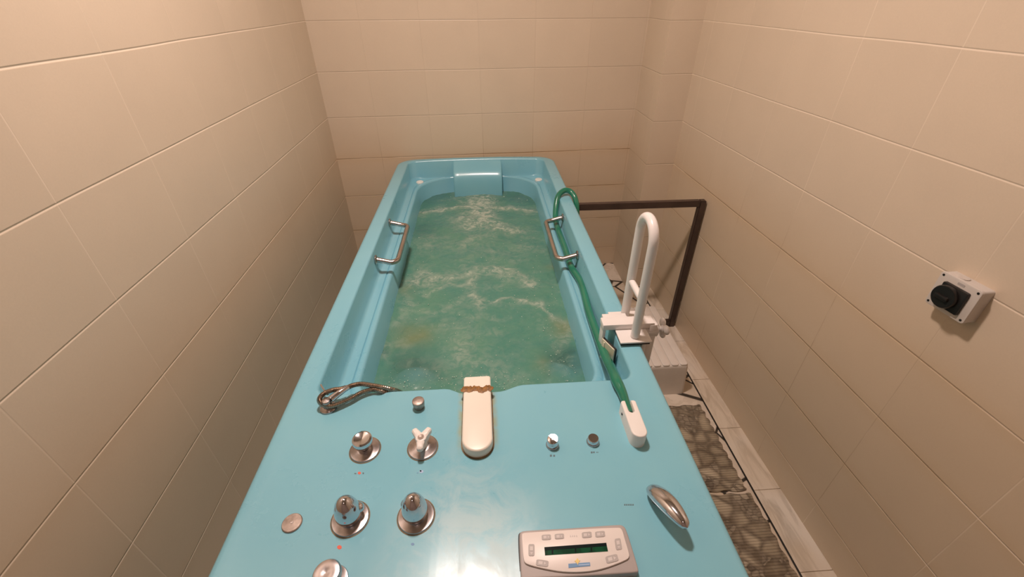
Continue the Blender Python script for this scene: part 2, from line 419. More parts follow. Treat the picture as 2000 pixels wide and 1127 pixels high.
# ------------------------------------------------------------------ room
YF = -1.1; HC = 2.10 + T + .06
def xl(y): return -.8656 - .01124 * (y - 1.239)
def xr(y): return 1.2470 - .02792 * (y - 1.239)
def yb(x): return 2.8591 + .04567 * x
struct('wall_left', slab((xl(YF), YF), (xl(3.1), 3.1), .1, 0, HC, (-1, 0)), M_left)
struct('wall_right', slab((xr(YF), YF), (xr(3.1), 3.1), .1, 0, HC, (1, 0)), M_right)
struct('wall_back', slab((-1.0, yb(-1.0)), (1.3, yb(1.3)), .1, 0, HC, (0, 1)), M_back)
struct('wall_front', slab((-1.0, YF), (1.4, YF), .1, 0, HC, (0, -1)), M_front)
# boxed-in pier in the back right corner
XP, YP0, YP1 = 1.034, 2.5154 + .047, 2.93
bm = slab((XP, YP0 + .004), (1.3, YP0 + .014), .34, 0, HC, (0, 1))
pier = struct('wall_pier', bm, M_pier)
pier.data.materials.append(M_pierside)
for p_ in pier.data.polygons:
    if abs(p_.normal.x) > .7: p_.material_index = 1
struct('floor', box(-1.1, 1.5, -1.3, 3.2, -.1, 0), M_floor)
struct('ceiling', box(-1.1, 1.5, -1.3, 3.2, HC, HC + .1), M_ceil)
# marble border strip along the right wall, with the thin black inlay line
bm = bmesh.new()
ys = [YF, -.30, .03, .345, .665, .985, 1.305, 1.63, 1.95, 2.27, YP0]
for a, b_ in zip(ys[:-1], ys[1:]):
    box(1.139, xr(a) , a + .0012, b_ - .0012, -.002, .004, .0008, 1, bm)
struct('trim_1', bm, M_marble)
struct('trim_2', box(1.1325, 1.1388, YF, YP0, -.002, .0035), M_black)

# ceiling lamp (above the frame; it lights the room)
lamp = thing('ceiling_lamp', 'round frosted ceiling lamp above the bathtub', 'lamp', (LAMP.x, LAMP.y, HC))
obj('lamp_base', lathe([(.12, -.03), (.125, -.02), (.125, 0)], (LAMP.x, LAMP.y, HC)), M_white, lamp)
obj('lamp_shade', lathe([(.085, -.056), (.10, -.05), (.11, -.03)], (LAMP.x, LAMP.y, HC)), M_lampg, lamp)

# ------------------------------------------------------------------ bathtub
tub = thing('bathtub', 'large turquoise hydrotherapy bathtub with a control deck at its near end', 'bathtub', (0, 1.5, 0))
NS, NL, NC = 64, 48, 12
def ring(x0, x1, y0, y1, r0, r1, z, arch=0.0, notch=0.0):
    """plan ring: near edge left to right, then round; r0 near corners, r1 far corners"""
    pts = []
    def far(x): 
        t = (x - (x0 + x1) / 2) / ((x1 - x0) / 2); return arch * (1 - t * t)
    for i in range(NS + 1):
        x = x0 + r0 + (x1 - x0 - 2 * r0) * i / NS; y = y0
        if notch:
            s = lambda e0, e1, v: max(0, min(1, (v - e0) / (e1 - e0)))
            a = s(-.085, -.035, x); b = 1 - s(.055, .125, x); a = a * a * (3 - 2 * a); b = b * b * (3 - 2 * b)
            y -= notch * a * b
        pts.append(Vector((x, y, z + T)))
    for i in range(1, NC): a = -PI / 2 + i / NC * PI / 2; pts.append(Vector((x1 - r0 + r0 * math.cos(a), y0 + r0 + r0 * math.sin(a), z + T)))
    for i in range(NL + 1): pts.append(Vector((x1, y0 + r0 + (y1 - y0 - r0 - r1) * i / NL, z + T)))
    for i in range(1, NC):
        a = i / NC * PI / 2; x = x1 - r1 + r1 * math.cos(a); pts.append(Vector((x, y1 - r1 + r1 * math.sin(a) + far(x) * (i / NC), z + T)))
    for i in range(NS + 1): x = x1 - r1 - (x1 - x0 - 2 * r1) * i / NS; pts.append(Vector((x, y1 + far(x), z + T)))
    for i in range(1, NC):
        a = PI / 2 + i / NC * PI / 2; x = x0 + r1 + r1 * math.cos(a); pts.append(Vector((x, y1 - r1 + r1 * math.sin(a) + far(x) * (1 - i / NC), z + T)))
    for i in range(NL + 1): pts.append(Vector((x0, y1 - r1 - (y1 - y0 - r0 - r1) * i / NL, z + T)))
    for i in range(1, NC): a = PI + i / NC * PI / 2; pts.append(Vector((x0 + r0 + r0 * math.cos(a), y0 + r0 + r0 * math.sin(a), z + T)))
    return pts
R_ = []
R_.append(ring(-.44, .44, .26, 2.74, .05, .06, -T + .012))
R_.append(ring(-.455, .455, .22, 2.76, .05, .06, -.20))
R_.append(ring(-.462, .462, .19, 2.78, .05, .07, -.065))
R_.append(ring(-.488, .488, .165, 2.79, .05, .09, -.06, .03))
R_.append(ring(-.492, .492, .160, 2.795, .05, .09, -.030, .03))
R_.append(ring(-.492, .492, .160, 2.795, .05, .09, -.014, .03))
R_.append(ring(-.4895, .4895, .1625, 2.7925, .05, .09, -.005, .03))
R_.append(ring(-.484, .484, .168, 2.787, .05, .09, -.0005, .03))
R_.append(ring(-.477, .477, .175, 2.780, .05, .09, 0, .03))
# inner
R_.append(ring(-.431, .431, .819, 2.762, .030, .045, 0, .030, .020))
R_.append(ring(-.427, .427, .823, 2.758, .032, .045, -.0015, .030, .020))
R_.append(ring(-.4245, .4245, .826, 2.754, .034, .045, -.008, .030, .020))
R_.append(ring(-.4215, .4215, .830, 2.748, .04, .05, -.095, .022, .016))
R_.append(ring(-.417, .417, .836, 2.745, .05, .055, -.106, .022, .012))
R_.append(ring(-.410, .410, .844, 2.744, .06, .07, -.1095, .022))
R_.append(ring(-.3885, .3885, .868, 2.743, .085, .14, -.1095, .020))
R_.append(ring(-.3860, .3860, .872, 2.743, .085, .15, -.1135, .020))
R_.append(ring(-.3835, .3835, .876, 2.743, .085, .16, -.1095, .020))
R_.append(ring(-.3720, .3720, .888, 2.742, .09, .19, -.1080, .020))
R_.append(ring(-.3660, .3660, .894, 2.740, .09, .20, -.1105, .020))
R_.append(ring(-.3620, .3620, .898, 2.738, .09, .20, -.118, .020))
R_.append(ring(-.3550, .3550, .906, 2.734, .10, .20, -.20, .020))
R_.append(ring(-.325, .325, .95, 2.68, .10, .20, -.30))
R_.append(ring(-.30, .30, 1.00, 2.50, .10, .20, -.46))
R_.append(ring(-.25, .25, 1.06, 2.38, .10, .15, -.50))
bm = loft(R_, True, True)
shell = obj('tub_shell', bm, M_gel, tub, angle=50)
# head rest: swept profile
prof = [(2.815, -.0005), (2.800, -.0025), (2.785, -.008), (2.765, -.019), (2.745, -.031), (2.725, -.044), (2.708, -.057), (2.694, -.071), (2.683, -.088), (2.676, -.108), (2.671, -.14), (2.667, -.19), (2.662, -.25), (2.655, -.32)]
xs = [-.150, -.149, -.146, -.140] + [-.13 + .28 * i / 14 - .005 for i in range(1, 14)] + [.148, .154, .157, .158]
rings = []
for i, x in enumerate(xs):
    e = {0: .010, 1: .005, 2: .002, 3: .0004}.get(min(i, len(xs) - 1 - i), 0)
    t = (x - .004) / .154
    rings.append([Vector((x, y + e + .010 * (1 - t * t) * min(1, max(0, (2.78 - y) / .04)), z - (0 if z > -.002 else e * .4) + T)) for y, z in prof] + [Vector((x, 2.78, -.32 + T)), Vector((x, 2.82, -.03 + T))])
obj('head_rest', loft(rings, True, True), M_gel, tub, angle=50)
# submerged foot pads
for x, y in ((-.235, 1.10), (.26, 1.09)):
    o = obj('foot_pad', lathe([(.13, -.50), (.12, -.36), (.105, -.30), (.085, -.262), (.060, -.242), (.03, -.233), (.0001, -.230)], (x, y, T), 32, cap1=False), M_gel, tub)
# overflow caps on the ledge corners at the head end
for px, py in ((820, 355), (1052, 350)):
    c = P(px, py, -.105); c.y -= .0
    bmv = lathe([(.024, -.006), (.024, .004), (.021, .007), (.0001, .008)], (0, 0, 0), 28, cap1=False)
    for v in bmv.verts: v.co = Vector((v.co.x * .95, v.co.y * 1.0, v.co.z)) + W((c.x, c.y, -.110))
    obj('overflow_cap', bmv, M_drain, tub)['label'] = 'white oval overflow cap'

# ---- grab handles on the inner walls
def handle(sx, y0, y1):
    pts = []
    xw = sx * .412; xi = sx * .335; z0, z1 = -.040, -.056
    r = .028
    pts.append((xw + sx * .008, y0, z0)); pts.append((xi + sx * r * 1.3, y0, z1 + .003))
    for i in range(1, 7):
        a = i / 6 * PI / 2; pts.append((xi + sx * r * (1 - math.sin(a)) , y0 - r * (1 - math.cos(a)), z1))
    for i in range(0, 7):
        a = i / 6 * PI / 2; pts.append((xi + sx * r * (1 - math.cos(a)), y1 + r - r * math.sin(a), z1))
    pts.append((xw + sx * .008, y1, z0))
    h = obj('grab_handle', tube([W(p) for p in pts], .0110, 16), M_steel, tub)
    h['label'] = 'satin steel grab handle'
    for y in (y0, y1):
        obj('handle_flange', lathe([(.020, -.001), (.020, .003), (.015, .006), (.0115, .007)], W((xw + sx * .009, y, z0)), 24, axis=Vector((-sx, 0, -.05)).normalized()), M_steel, h)
handle(-1, 1.955, 1.600); handle(1, 1.950, 1.575)

# ---- white spout
def spout():
    pts = []
    x0, x1, yt, yc = -.035, .036, .838, .642
    rr = (x1 - x0) / 2; xc = (x0 + x1) / 2
    pts += [(x0 + .004, yt), (x0, yt - .005)]
    for i in range(0, 25): a = PI + i / 24 * PI; pts.append((xc + rr * math.cos(a), yc + rr * math.sin(a)))
    pts += [(x1, yt - .005), (x1 - .004, yt)]
    for p_ in [pts]: pass
    o = obj('water_spout', prism(pts, T - .001, T + .026, .005, 4), M_cream, tub); o['label'] = 'cream white plastic spout'
    # brown sealing line around the foot
    out = [(x0 - .0035, .80)]
    for i in range(0, 25): a = PI + i / 24 * PI; out.append((xc + (rr + .0035) * math.cos(a), yc + (rr + .004) * math.sin(a)))
    out.append((x1 + .0035, .80))
    obj('sealant', prism(out, T - .0005, T + .0016), M_seal, o)
    # rust crust across it where the deck edge lies
    bmr = bmesh.new(); n = 40
    for k in range(46):
        t = k / 45; x = x0 - .002 + (x1 - x0 + .004) * t
        y = .792 + .0035 * math.sin(t * 17) * .5 - .002 * math.cos(t * 9)
        ry = .0055 + random.random() * .0045 + .004 * abs(noise.noise(Vector((k * .4, 0, 0)))); rz = .0006 + random.random() * .0009; y += random.uniform(-.003, .002)
        s = bmesh.new(); bmesh.ops.create_icosphere(s, subdivisions=2, radius=1)
        for v in s.verts: v.co = Vector((x + v.co.x * .0052, y + v.co.y * ry, T + .0262 + v.co.z * rz))
        me = bpy.data.meshes.new('t'); s.to_mesh(me); s.free(); bmr.from_mesh(me); bpy.data.meshes.remove(me)
    for sx in (x0, x1):
        for k in range(8):
            s = bmesh.new(); bmesh.ops.create_icosphere(s, subdivisions=2, radius=1)
            for v in s.verts: v.co = Vector((sx + v.co.x * .0014, .792 + random.uniform(-.002, .002) + v.co.y * .006, T + .003 + k * .003 + v.co.z * .004))
            me = bpy.data.meshes.new('t'); s.to_mesh(me); s.free(); bmr.from_mesh(me); bpy.data.meshes.remove(me)
    obj('rust_band', bmr, M_rust, o)['label'] = 'orange brown rust band'
spout()

# ---- hose holder
HA = None
def hose_holder():
    a = Vector((.3935, .712, 0)); 
    # outline in its own frame: u across, v along (towards the far end)
    hw, L = .0185, .108
    ang = math.radians(13)
    def tr(u, v): 
        c, s = math.cos(ang), math.sin(ang)
        return (.3745 + u * c + v * s * 0 - v * math.sin(math.radians(-3)), .7175 + v)
    pts = []
    sl = .0072
    pts += [(sl, 0), (hw - .004, 0), (hw, -.004)]
    for i in range(0, 17): a_ = -i / 16 * PI; pts.append((hw * math.cos(a_), -L + hw + hw * math.sin(a_)))
    pts += [(-hw, -.004), (-hw + .004, 0), (-sl, 0), (-sl, -.030)]
    for i in range(1, 8): a_ = PI + i / 8 * PI; pts.append((sl * math.cos(a_), -.030 + sl * math.sin(a_)))
    pts += [(sl, -.030)]
    sh = math.radians(3)
    out = [(.3725 + u * math.cos(sh) - v * math.sin(sh) * .0, .7150 + v) for u, v in pts]
    o = obj('hose_holder', prism(out, T - .001, T + .040, .003, 3), M_white, tub); o['label'] = 'white plastic hose holder'
    obj('screw', lathe([(.0035, 0), (.003, .002)], W((.3725 - hw, .690, .02)), 16, axis=Vector((-1, 0, 0))), M_black, o)
hose_holder()

# ---- deck controls
def flange(c, r=.034, h=.012, parent=None, m=None):
    return obj('flange', lathe([(r, -.0005), (r, .0015), (r * .96, .0035), (r * .80, h * .5), (r * .58, h * .85), (r * .42, h), (r * .30, h)], W((*c, 0)), 48), m or M_worn, parent)
def seal(c, r, parent):
    return obj('sealant', lathe([(r + .002, -.0005), (r + .002, .0006), (r, .0008)], W((*c, 0)), 40), M_seal, parent)
def ctrl(name, c, label):
    e = bpy.data.objects.new(name, None); COL.objects.link(e); e.parent = tub
    e.location = W((*c, 0)) - tub.location; e['label'] = label; e.empty_display_size = .02
    return e
# pull knob
c = (-.259, .646)
k1 = obj('pull_knob', lathe([(.012, .002), (.012, .012), (.0155, .017), (.0195, .022), (.0222, .031), (.0225, .037), (.0215, .0405), (.0175, .0425), (.010, .0405), (.0001, .0395)], W((*c, 0)), 40, cap1=False), M_chrome, tub)
k1['label'] = 'chrome mushroom shaped pull knob'; flange(c, .034, .010, k1); seal(c, .034, k1)
# three-armed white knob
c = (-.127, .643)
bm = bmesh.new()
lathe([(.013, .004), (.012, .022), (.012, .0375), (.009, .039), (.0001, .039)], W((*c, 0)), 28, cap1=False, bm=bm)
for ang in (55, 128, 270):
    a = math.radians(ang); d = Vector((math.cos(a), math.sin(a), 0)); n_ = Vector((-d.y, d.x, 0)); c0 = W((*c, 0))
    rg = []
    for t, hw_, za, zb in ((0, .0095, .010, .0385), (.012, .0085, .014, .0385), (.021, .0072, .021, .0395), (.0285, .0068, .025, .0395), (.0315, .0045, .028, .037)):
        q = c0 + d * t
        rg.append([q + n_ * s_ * hw_ + Vector((0, 0, z_)) for s_, z_ in ((-1, za + .003), (-.6, za), (.6, za), (1, za + .003), (1, zb - .003), (.6, zb), (-.6, zb), (-1, zb - .003))])
    loft(rg, True, True, bm)
k2 = obj('cold_water_knob', bm, M_white, tub); k2['label'] = 'white three-armed tap knob'
flange(c, .034, .010, k2); seal(c, .034, k2)
obj('screw_recess', lathe([(.0075, .036), (.0075, .0402), (.006, .0402), (.0050, .0394), (.0001, .0394)], W((*c, 0)), 20, cap1=False), M_scale, k2)
# bullet knobs
for c, a0 in (((-.255, .486), .35), ((-.124, .482), 2.6)):
    nrm = [(.010, .002), (.013, .009), (.0230, .013), (.0255, .020), (.0250, .030), (.0230, .042), (.0195, .053), (.0145, .062), (.009, .068), (.004, .0705), (.0001, .071)]
    bm = bmesh.new()
    lathe(nrm, W((*c, 0)), 44, cap1=False, bm=bm)
    # small side lobe
    d = Vector((math.cos(a0), math.sin(a0), 0))
    rg = []
    for t, rr in ((0.010, .013), (.020, .012), (.026, .010), (.030, .0065), (.0315, .002)):
        q = W((*c, .026)) + d * t; s_ = Vector((-d.y, d.x, 0))
        rg.append([q + s_ * rr * math.cos(2 * PI * i / 20) + Vector((0, 0, 1)) * rr * 1.05 * math.sin(2 * PI * i / 20) for i in range(20)])
    loft(rg, False, True, bm)
    kb = obj('valve_knob', bm, M_chrome, tub); kb['label'] = 'bullet shaped chrome knob'
    flange(c, .0365, .009, kb); seal(c, .0365, kb)
# knob cut by the lower frame edge
c = (-.262, .372)
kb = obj('pull_knob', lathe([(.012, .002), (.014, .012), (.020, .020), (.0245, .028), (.0245, .034), (.022, .038), (.014, .040), (.006, .0385), (.0001, .038)], W((*c, 0)), 40, cap1=False), M_worn, tub)
kb['label'] = 'worn dished chrome knob'; flange(c, .030, .009, kb)
# flat disc
c = (-.3685, .485)
o = obj('blanking_disc', lathe([(.0195, -.0005), (.0195, .002), (.018, .0035), (.0001, .0045)], W((*c, 0)), 36, cap1=False), M_scale, tub); o['label'] = 'flat limescaled metal disc'
obj('screw', lathe([(.0035, .003), (.003, .0052), (.0001, .0055)], W((*c, 0)), 16, cap1=False), M_worn, o); 
# small stud in front of the tub opening
c = (-.148, .764)
o = obj('stud_button', lathe([(.012, -.0005), (.012, .004), (.0145, .010), (.0152, .021), (.0148, .024), (.013, .0252), (.0001, .0245)], W((*c, 0)), 32, cap1=False), M_scale, tub); o['label'] = 'small limescaled metal stud'
# air buttons
for c, h, tx, ty in (((.1735, .628), .024, -.145, -.172), ((.2695, .630), .016, 0, 0)):
    bm = lathe([(.0130, .001), (.0130, h - .003), (.0124, h - .0008), (.0115, h), (.0001, h)], W((*c, 0)), 32, cap1=False)
    for v in bm.verts:
        if v.co.z > T + .006: v.co.z += (v.co.x - c[0]) * -tx + (v.co.y - c[1]) * -ty
    o = obj('push_button', bm, M_chrome, tub); o['label'] = 'round chrome push button'
    obj('button_collar', lathe([(.0150, -.0005), (.0150, .003), (.0135, .005), (.0128, .005)], W((*c, 0)), 32), M_worn, o)
# lever handle
def lever():
    a = W((.361, .505, .012)); b = W((.391, .398, .048))
    rg = []
    n = 24; d = (b - a).normalized(); side = d.cross(Vector((0, 0, 1))).normalized(); up = side.cross(d).normalized()
    if up.z < 0: up = -up
    for i in range(n + 1):
        t = i / n; s = math.sin(math.acos(max(-1, min(1, 2 * t - 1)))) 
        wv = .0235 * (s ** .75) * (1.0 - .32 * t) + .0004; hv = .0145 * (s ** .7) + .0004
        q = a + (b - a) * t + Vector((0, 0, .008 * math.sin(t * PI)))
        rg.append([q + side * wv * math.cos(2 * PI * k_ / 24) + up * hv * math.sin(2 * PI * k_ / 24) for k_ in range(24)])
    o = obj('diverter_lever', loft(rg, True, True), M_chrome, tub); o['label'] = 'worn chrome leaf shaped lever'
    obj('lever_stem', lathe([(.014, -.0005), (.014, .003), (.010, .012), (.009, .018)], W((.372, .482, 0)), 28), M_worn, o)
lever()

# ---- control panel
def on_face(px, py, z=.0205):
    v = P(px, py, z); return (v.x, v.y)
def pix(pts, z=.0205): return [on_face(*q, z) for q in pts]
def smooth_out(pts, it=2):
    for _ in range(it):
        o = []
        for i in range(len(pts)):
            a = pts[i]; b_ = pts[(i + 1) % len(pts)]
            o.append((a[0] * .75 + b_[0] * .25, a[1] * .75 + b_[1] * .25)); o.append((a[0] * .25 + b_[0] * .75, a[1] * .25 + b_[1] * .75))
        pts = o
    return pts
body = smooth_out(pix([(1014, 1046), (1016, 1040), (1024, 1037), (1120, 1032), (1208, 1025), (1217, 1027), (1223, 1034), (1235, 1072), (1247, 1112), (1247, 1118), (1240, 1120), (1130, 1127), (1030, 1132), (1019, 1132), (1017, 1126), (1015, 1080)], .014), 2)
pb = obj('panel_body', prism(body, T - .001, T + .0165, .003, 3), M_grey, tub); pb['label'] = 'warm grey control panel housing'
dark_out = smooth_out([(x_ - .0022, y_ - .0012) for x_, y_ in pix([(1014, 1046), (1016, 1040), (1024, 1037), (1120, 1032), (1208, 1025), (1217, 1027), (1235, 1072), (1247, 1112), (1247, 1118), (1130, 1127), (1019, 1132), (1015, 1080)], .003)], 2)
obj('panel_dark_edge', prism(dark_out, T - .0005, T + .0035), M_rubber, pb)  # dark sheet added for the dark line at the panel's left and bottom
face = smooth_out(pix([(1019, 1044), (1021, 1041), (1030, 1040), (1120, 1034), (1207, 1030), (1212, 1031), (1216, 1036), (1222, 1058), (1229, 1081), (1229, 1089), (1222, 1094), (1195, 1105), (1165, 1114), (1130, 1117.5), (1095, 1116.5), (1060, 1110), (1032, 1103), (1024, 1098), (1022, 1088), (1020, 1065)]), 2)
pf = obj('panel_face', prism(face, T + .0160, T + .0205, .0010, 2), M_face, pb); pf['label'] = 'white rounded control panel face'
ZF = T + .0205
def decal(name, pts, m, h=.0006, rnd=1, parent=None):
    q = pix(pts); q = smooth_out(q, rnd) if rnd else q
    return obj(name, prism(q, ZF - .0003, ZF + h), m, parent or pb)
decal('display', [(1063, 1069), (1184, 1060.5), (1187.5, 1077), (1064.5, 1085)], M_lcd, .0005, 0)
decal('display_dark_band', [(1063, 1069), (1184, 1060.5), (1185.3, 1067), (1063.6, 1075.5)], M_lcdt, .0007, 0)  # darker band along the upper part of the display
for x in (1079, 1124, 1155):
    y = 1080 - (x - 1064) * .066
    decal('display_segment', [(x - 1.5, y - 5), (x + 1.5, y - 5), (x + 1.5, y + 3), (x - 1.5, y + 3)], M_lcdt, .0008, 0)
keys = [((1067, 1049.5), 9, 5, -4), ((1092.5, 1047.8), 9, 5, -4), ((1146, 1044.8), 9.5, 5.5, -5), ((1172, 1043.5), 9.5, 5.5, -5),
        ((1038, 1074.5), 6, 11.5, 0), ((1207.5, 1063), 6, 11, -9), ((1059, 1100), 12, 6, 8), ((1195, 1091.5), 12, 7, -14)]
for (cx, cy), hw, hh, an in keys:
    a = math.radians(an); R2 = lambda u, v: (cx + u * math.cos(a) - v * math.sin(a), cy + u * math.sin(a) + v * math.cos(a))
    kp = decal('keypad_button', [R2(-hw, -hh), (R2(0, -hh)), R2(hw, -hh), R2(hw, 0), R2(hw, hh), R2(0, hh), R2(-hw, hh), R2(-hw, 0)], M_pad, .0009, 2)
    if hw > hh: g_ = [R2(-hw * .62, -hh * .5), R2(hw * .05, -hh * .5), R2(hw * .05, hh * .5), R2(-hw * .62, hh * .5)]; h_ = [R2(hw * .3, -hh * .5), R2(hw * .68, 0), R2(hw * .3, hh * .5)]
    else: g_ = [R2(-hw * .5, -hh * .6), R2(hw * .5, -hh * .6), R2(hw * .5, hh * .1), R2(-hw * .5, hh * .1)]; h_ = [R2(-hw * .5, hh * .4), R2(hw * .5, hh * .4), R2(0, hh * .75)]
    q = bmesh.new(); prism(pix(g_), ZF - .0003, ZF + .0011, bm=q); prism(pix(h_), ZF - .0003, ZF + .0011, bm=q)
    obj('key_symbol', q, M_padl, kp)
lg = bmesh.new()
prism(pix([(1110, 1101.5), (1152, 1098.5), (1153, 1105.5), (1110.5, 1109.5)]), ZF - .0003, ZF + .0007, bm=lg)
bl = obj('logo', lg, M_blue, pb); bl['label'] = 'small blue bar logo with a yellow figure'
obj('logo_stripe', prism(pix([(1130, 1103), (1151, 1101.4), (1151.3, 1103.6), (1130.2, 1105)]), ZF - .0003, ZF + .0009), M_pblue, bl)
lg = bmesh.new()
prism(pix([(1127.5, 1090), (1130, 1094), (1133, 1095), (1130, 1099), (1128.5, 1104), (1125.5, 1099), (1122, 1096), (1125.5, 1094)]), ZF - .0003, ZF + .0010, bm=lg)
obj('logo_figure', lg, M_yellow, bl)
lg = bmesh.new()
for x in (1113, 1117, 1121, 1125): prism(pix([(x, 1045.5), (x + 2, 1045.3), (x + 2.4, 1048.4), (x + .4, 1048.8)]), ZF - .0003, ZF + .0004, bm=lg)
obj('faint_print', lg, M_padl, pb)

# ---- small printed marks on the deck
def mark(pts_list, m, lab):
    b_ = bmesh.new()
    for pts in pts_list:
        prism([(P(x, y).x, P(x, y).y) for x, y in pts], T - .0002, T + .0003, bm=b_)
    o = obj('printed_mark', b_, m, tub, smooth=False); o['label'] = lab
def circ(cx, cy, rx, ry=None, n=16): return [(cx + rx * math.cos(2 * PI * i / n), cy + (ry or rx) * math.sin(2 * PI * i / n)) for i in range(n)]
def bar(x0, y0, x1, y1): return [(x0, y0), (x1, y0), (x1, y1), (x0, y1)]
mark([circ(702, 924, 3.2, 2.6)], M_red, 'red dot mark')
mark([bar(692, 924, 696, 926), bar(708, 923, 711, 926)], M_ink, 'dark dash marks')
mark([circ(823, 921, 4.2, 3)], M_pblue, 'pale blue mark'); mark([circ(821.5, 920, 1.8, 1.5), bar(814, 923, 817, 924.5)], M_blue, 'dark blue mark')
mark([circ(663, 1069, 4.6, 4)], M_red, 'red dot mark')
mark([circ(806, 1063, 3.5, 2.6)], M_blue, 'blue dot mark'); 
mark([bar(1074, 888, 1078, 892), bar(1080.5, 888.5, 1084, 892)], M_ink, 'small dark print')
mark([bar(1154, 882, 1157.5, 885.5), bar(1158.5, 882, 1161.5, 885), bar(1164, 883, 1169, 884)], M_ink, 'small dark print')
mark([bar(1219 + i * 4, 984.5, 1221.6 + i * 4, 987.5) for i in range(5)], M_ink, 'small dark print')

# ------------------------------------------------------------------ water
WZ = -.205
def foam_at():
    S = []   # strokes: list of (pixel polyline, width m, strength)
    S.append(([(822, 413), (860, 410), (900, 402), (935, 400)], .024, 1.1))
    S.append(([(1053, 409), (1020, 410), (985, 408), (950, 400)], .022, 1.0))
    S.append(([(935, 385), (938, 400), (940, 425), (935, 440)], .065, 1.4))
    S.append(([(905, 430), (930, 438), (960, 440), (990, 450)], .045, 1.1))
    S.append(([(910, 470), (950, 466), (990, 452)], .030, .4))
    S.append(([(830, 470), (900, 490), (990, 495), (1030, 480)], .06, .22))
    S.append(([(815, 545), (850, 548), (900, 540), (960, 528), (1010, 540), (1040, 556)], .030, .8))
    S.append(([(925, 535), (922, 560), (925, 580), (950, 600)], .022, .8))
    S.append(([(845, 572), (880, 566), (915, 562)], .012, .6))
    S.append(([(965, 590), (1000, 595), (1060, 595), (1085, 620)], .008, .8))
    S.append(([(780, 600), (860, 612), (900, 590), (915, 580)], .012, .4))
    S.append(([(900, 640), (905, 680), (930, 690)], .05, .3))
    S.append(([(1088, 625), (1100, 650), (1095, 680)], .018, .5))
    S.append(([(745, 650), (742, 680), (755, 700)], .022, .6))
    S.append(([(800, 560), (790, 600), (780, 640)], .02, .3))
    S.append(([(850, 720), (900, 700), (960, 710)], .04, .3))
    S.append(([(960, 740), (985, 730), (1010, 735)], .02, .35))
    out = []
    for pl, w_, s_ in S: out.append(([P(x, y, WZ) for x, y in pl], w_, s_))
    return out
STR = foam_at()
SILT = [(P(815, 655, WZ), .07, 1.0), (P(1090, 640, WZ), .05, 1.0), (P(800, 560, WZ), .05, .5), (P(822, 413, WZ), .02, .9), (P(1056, 409, WZ), .02, .8), (P(1060, 715, WZ), .04, .5), (P(1085, 520, WZ), .04, .4)]
CLEAR = [(P(812, 722, WZ), .085, .9), (P(1115, 705, WZ), .085, .9), (P(760, 560, WZ), .06, .5), (P(850, 385, WZ), .10, .8), (P(1020, 385, WZ), .09, .6), (P(735, 690, WZ), .05, .8), (P(1150, 700, WZ), .05, .8), (P(830, 450, WZ), .09, .4)]
def dseg(p, a, b):
    ab = b - a; t = max(0, min(1, (p - a).dot(ab) / ab.length_squared)); return (p - a - ab * t).length
def make_water():
    ny, nx = 380, 130
    y0, y1 = .908, 2.747
    bm = bmesh.new(); rows = []; foam = []; silt = []; clear = []
    for j in range(ny + 1):
        t = j / ny; y = y0 + (y1 - y0) * t; hw = .3545
        if y > y1 - .20:
            q = (y - (y1 - .20)) / .20; hw = .1545 + .20 * math.sqrt(max(0, 1 - q * q))
        if y < y0 + .1:
            q = ((y0 + .1) - y) / .1; hw = .2545 + .1 * math.sqrt(max(0, 1 - q * q))
        r = []
        for i in range(nx + 1):
            x = (i / nx * 2 - 1) * hw
            # swirl the sampling position so that streaks look turbulent
            nv = noise.noise_vector(Vector((x * 7, y * 7, 1.3))) * .050 + noise.noise_vector(Vector((x * 20, y * 20, 4.3))) * .022
            p = Vector((x + nv.x, y + nv.y, WZ))
            f = 0
            for pl, w_, s_ in STR:
                d = min(dseg(p, a, b) for a, b in zip(pl[:-1], pl[1:]))
                if d < w_ * 3: f = max(f, s_ * math.exp(-(d / (w_ * 1.35)) ** 2) * .95)
            base = .06 + .30 * max(0, noise.fractal(Vector((x * 9, y * 14, 2)), .8, 2.1, 4))
            f = min(1, f * .85 + base)
            foam.append(f)
            silt.append(min(1, sum(s_ * math.exp(-((p - c).length / w_) ** 2) for c, w_, s_ in SILT)))
            clear.append(min(1, sum(s_ * math.exp(-((p - c).length / w_) ** 2) for c, w_, s_ in CLEAR)))
            edge = min(1, (hw - abs(x)) / .03, (y - y0) / .03, (y1 - y) / .03)
            z = WZ + (.0045 * noise.noise(Vector((x * 11, y * 13, .5))) + .0022 * noise.noise(Vector((x * 30, y * 34, 3.5))) + .001 * noise.noise(Vector((x * 75, y * 80, 6)))) + .006 * f * f * (1 if f > .5 else .5) * max(0, edge)
            r.append(bm.verts.new((x, y, z + T)))
        rows.append(r)
    for a, b in zip(rows[:-1], rows[1:]):
        for i in range(nx): bm.faces.new((a[i], a[i + 1], b[i + 1], b[i]))
    me = bpy.data.meshes.new('bath_water'); bm.to_mesh(me); bm.free()
    me.polygons.foreach_set('use_smooth', [True] * len(me.polygons))
    for nme, dat in (('foam', foam), ('silt', silt), ('clear', clear)):
        at = me.attributes.new(nme, 'FLOAT', 'POINT'); at.data.foreach_set('value', dat)
    o = link('bath_water', me, M_water)
    tag(o, 'churning green bath water with pale foam streaks filling the turquoise tub', 'water'); o['kind'] = 'stuff'
    rebase(o, (0, 1.5, T + WZ))
make_water()
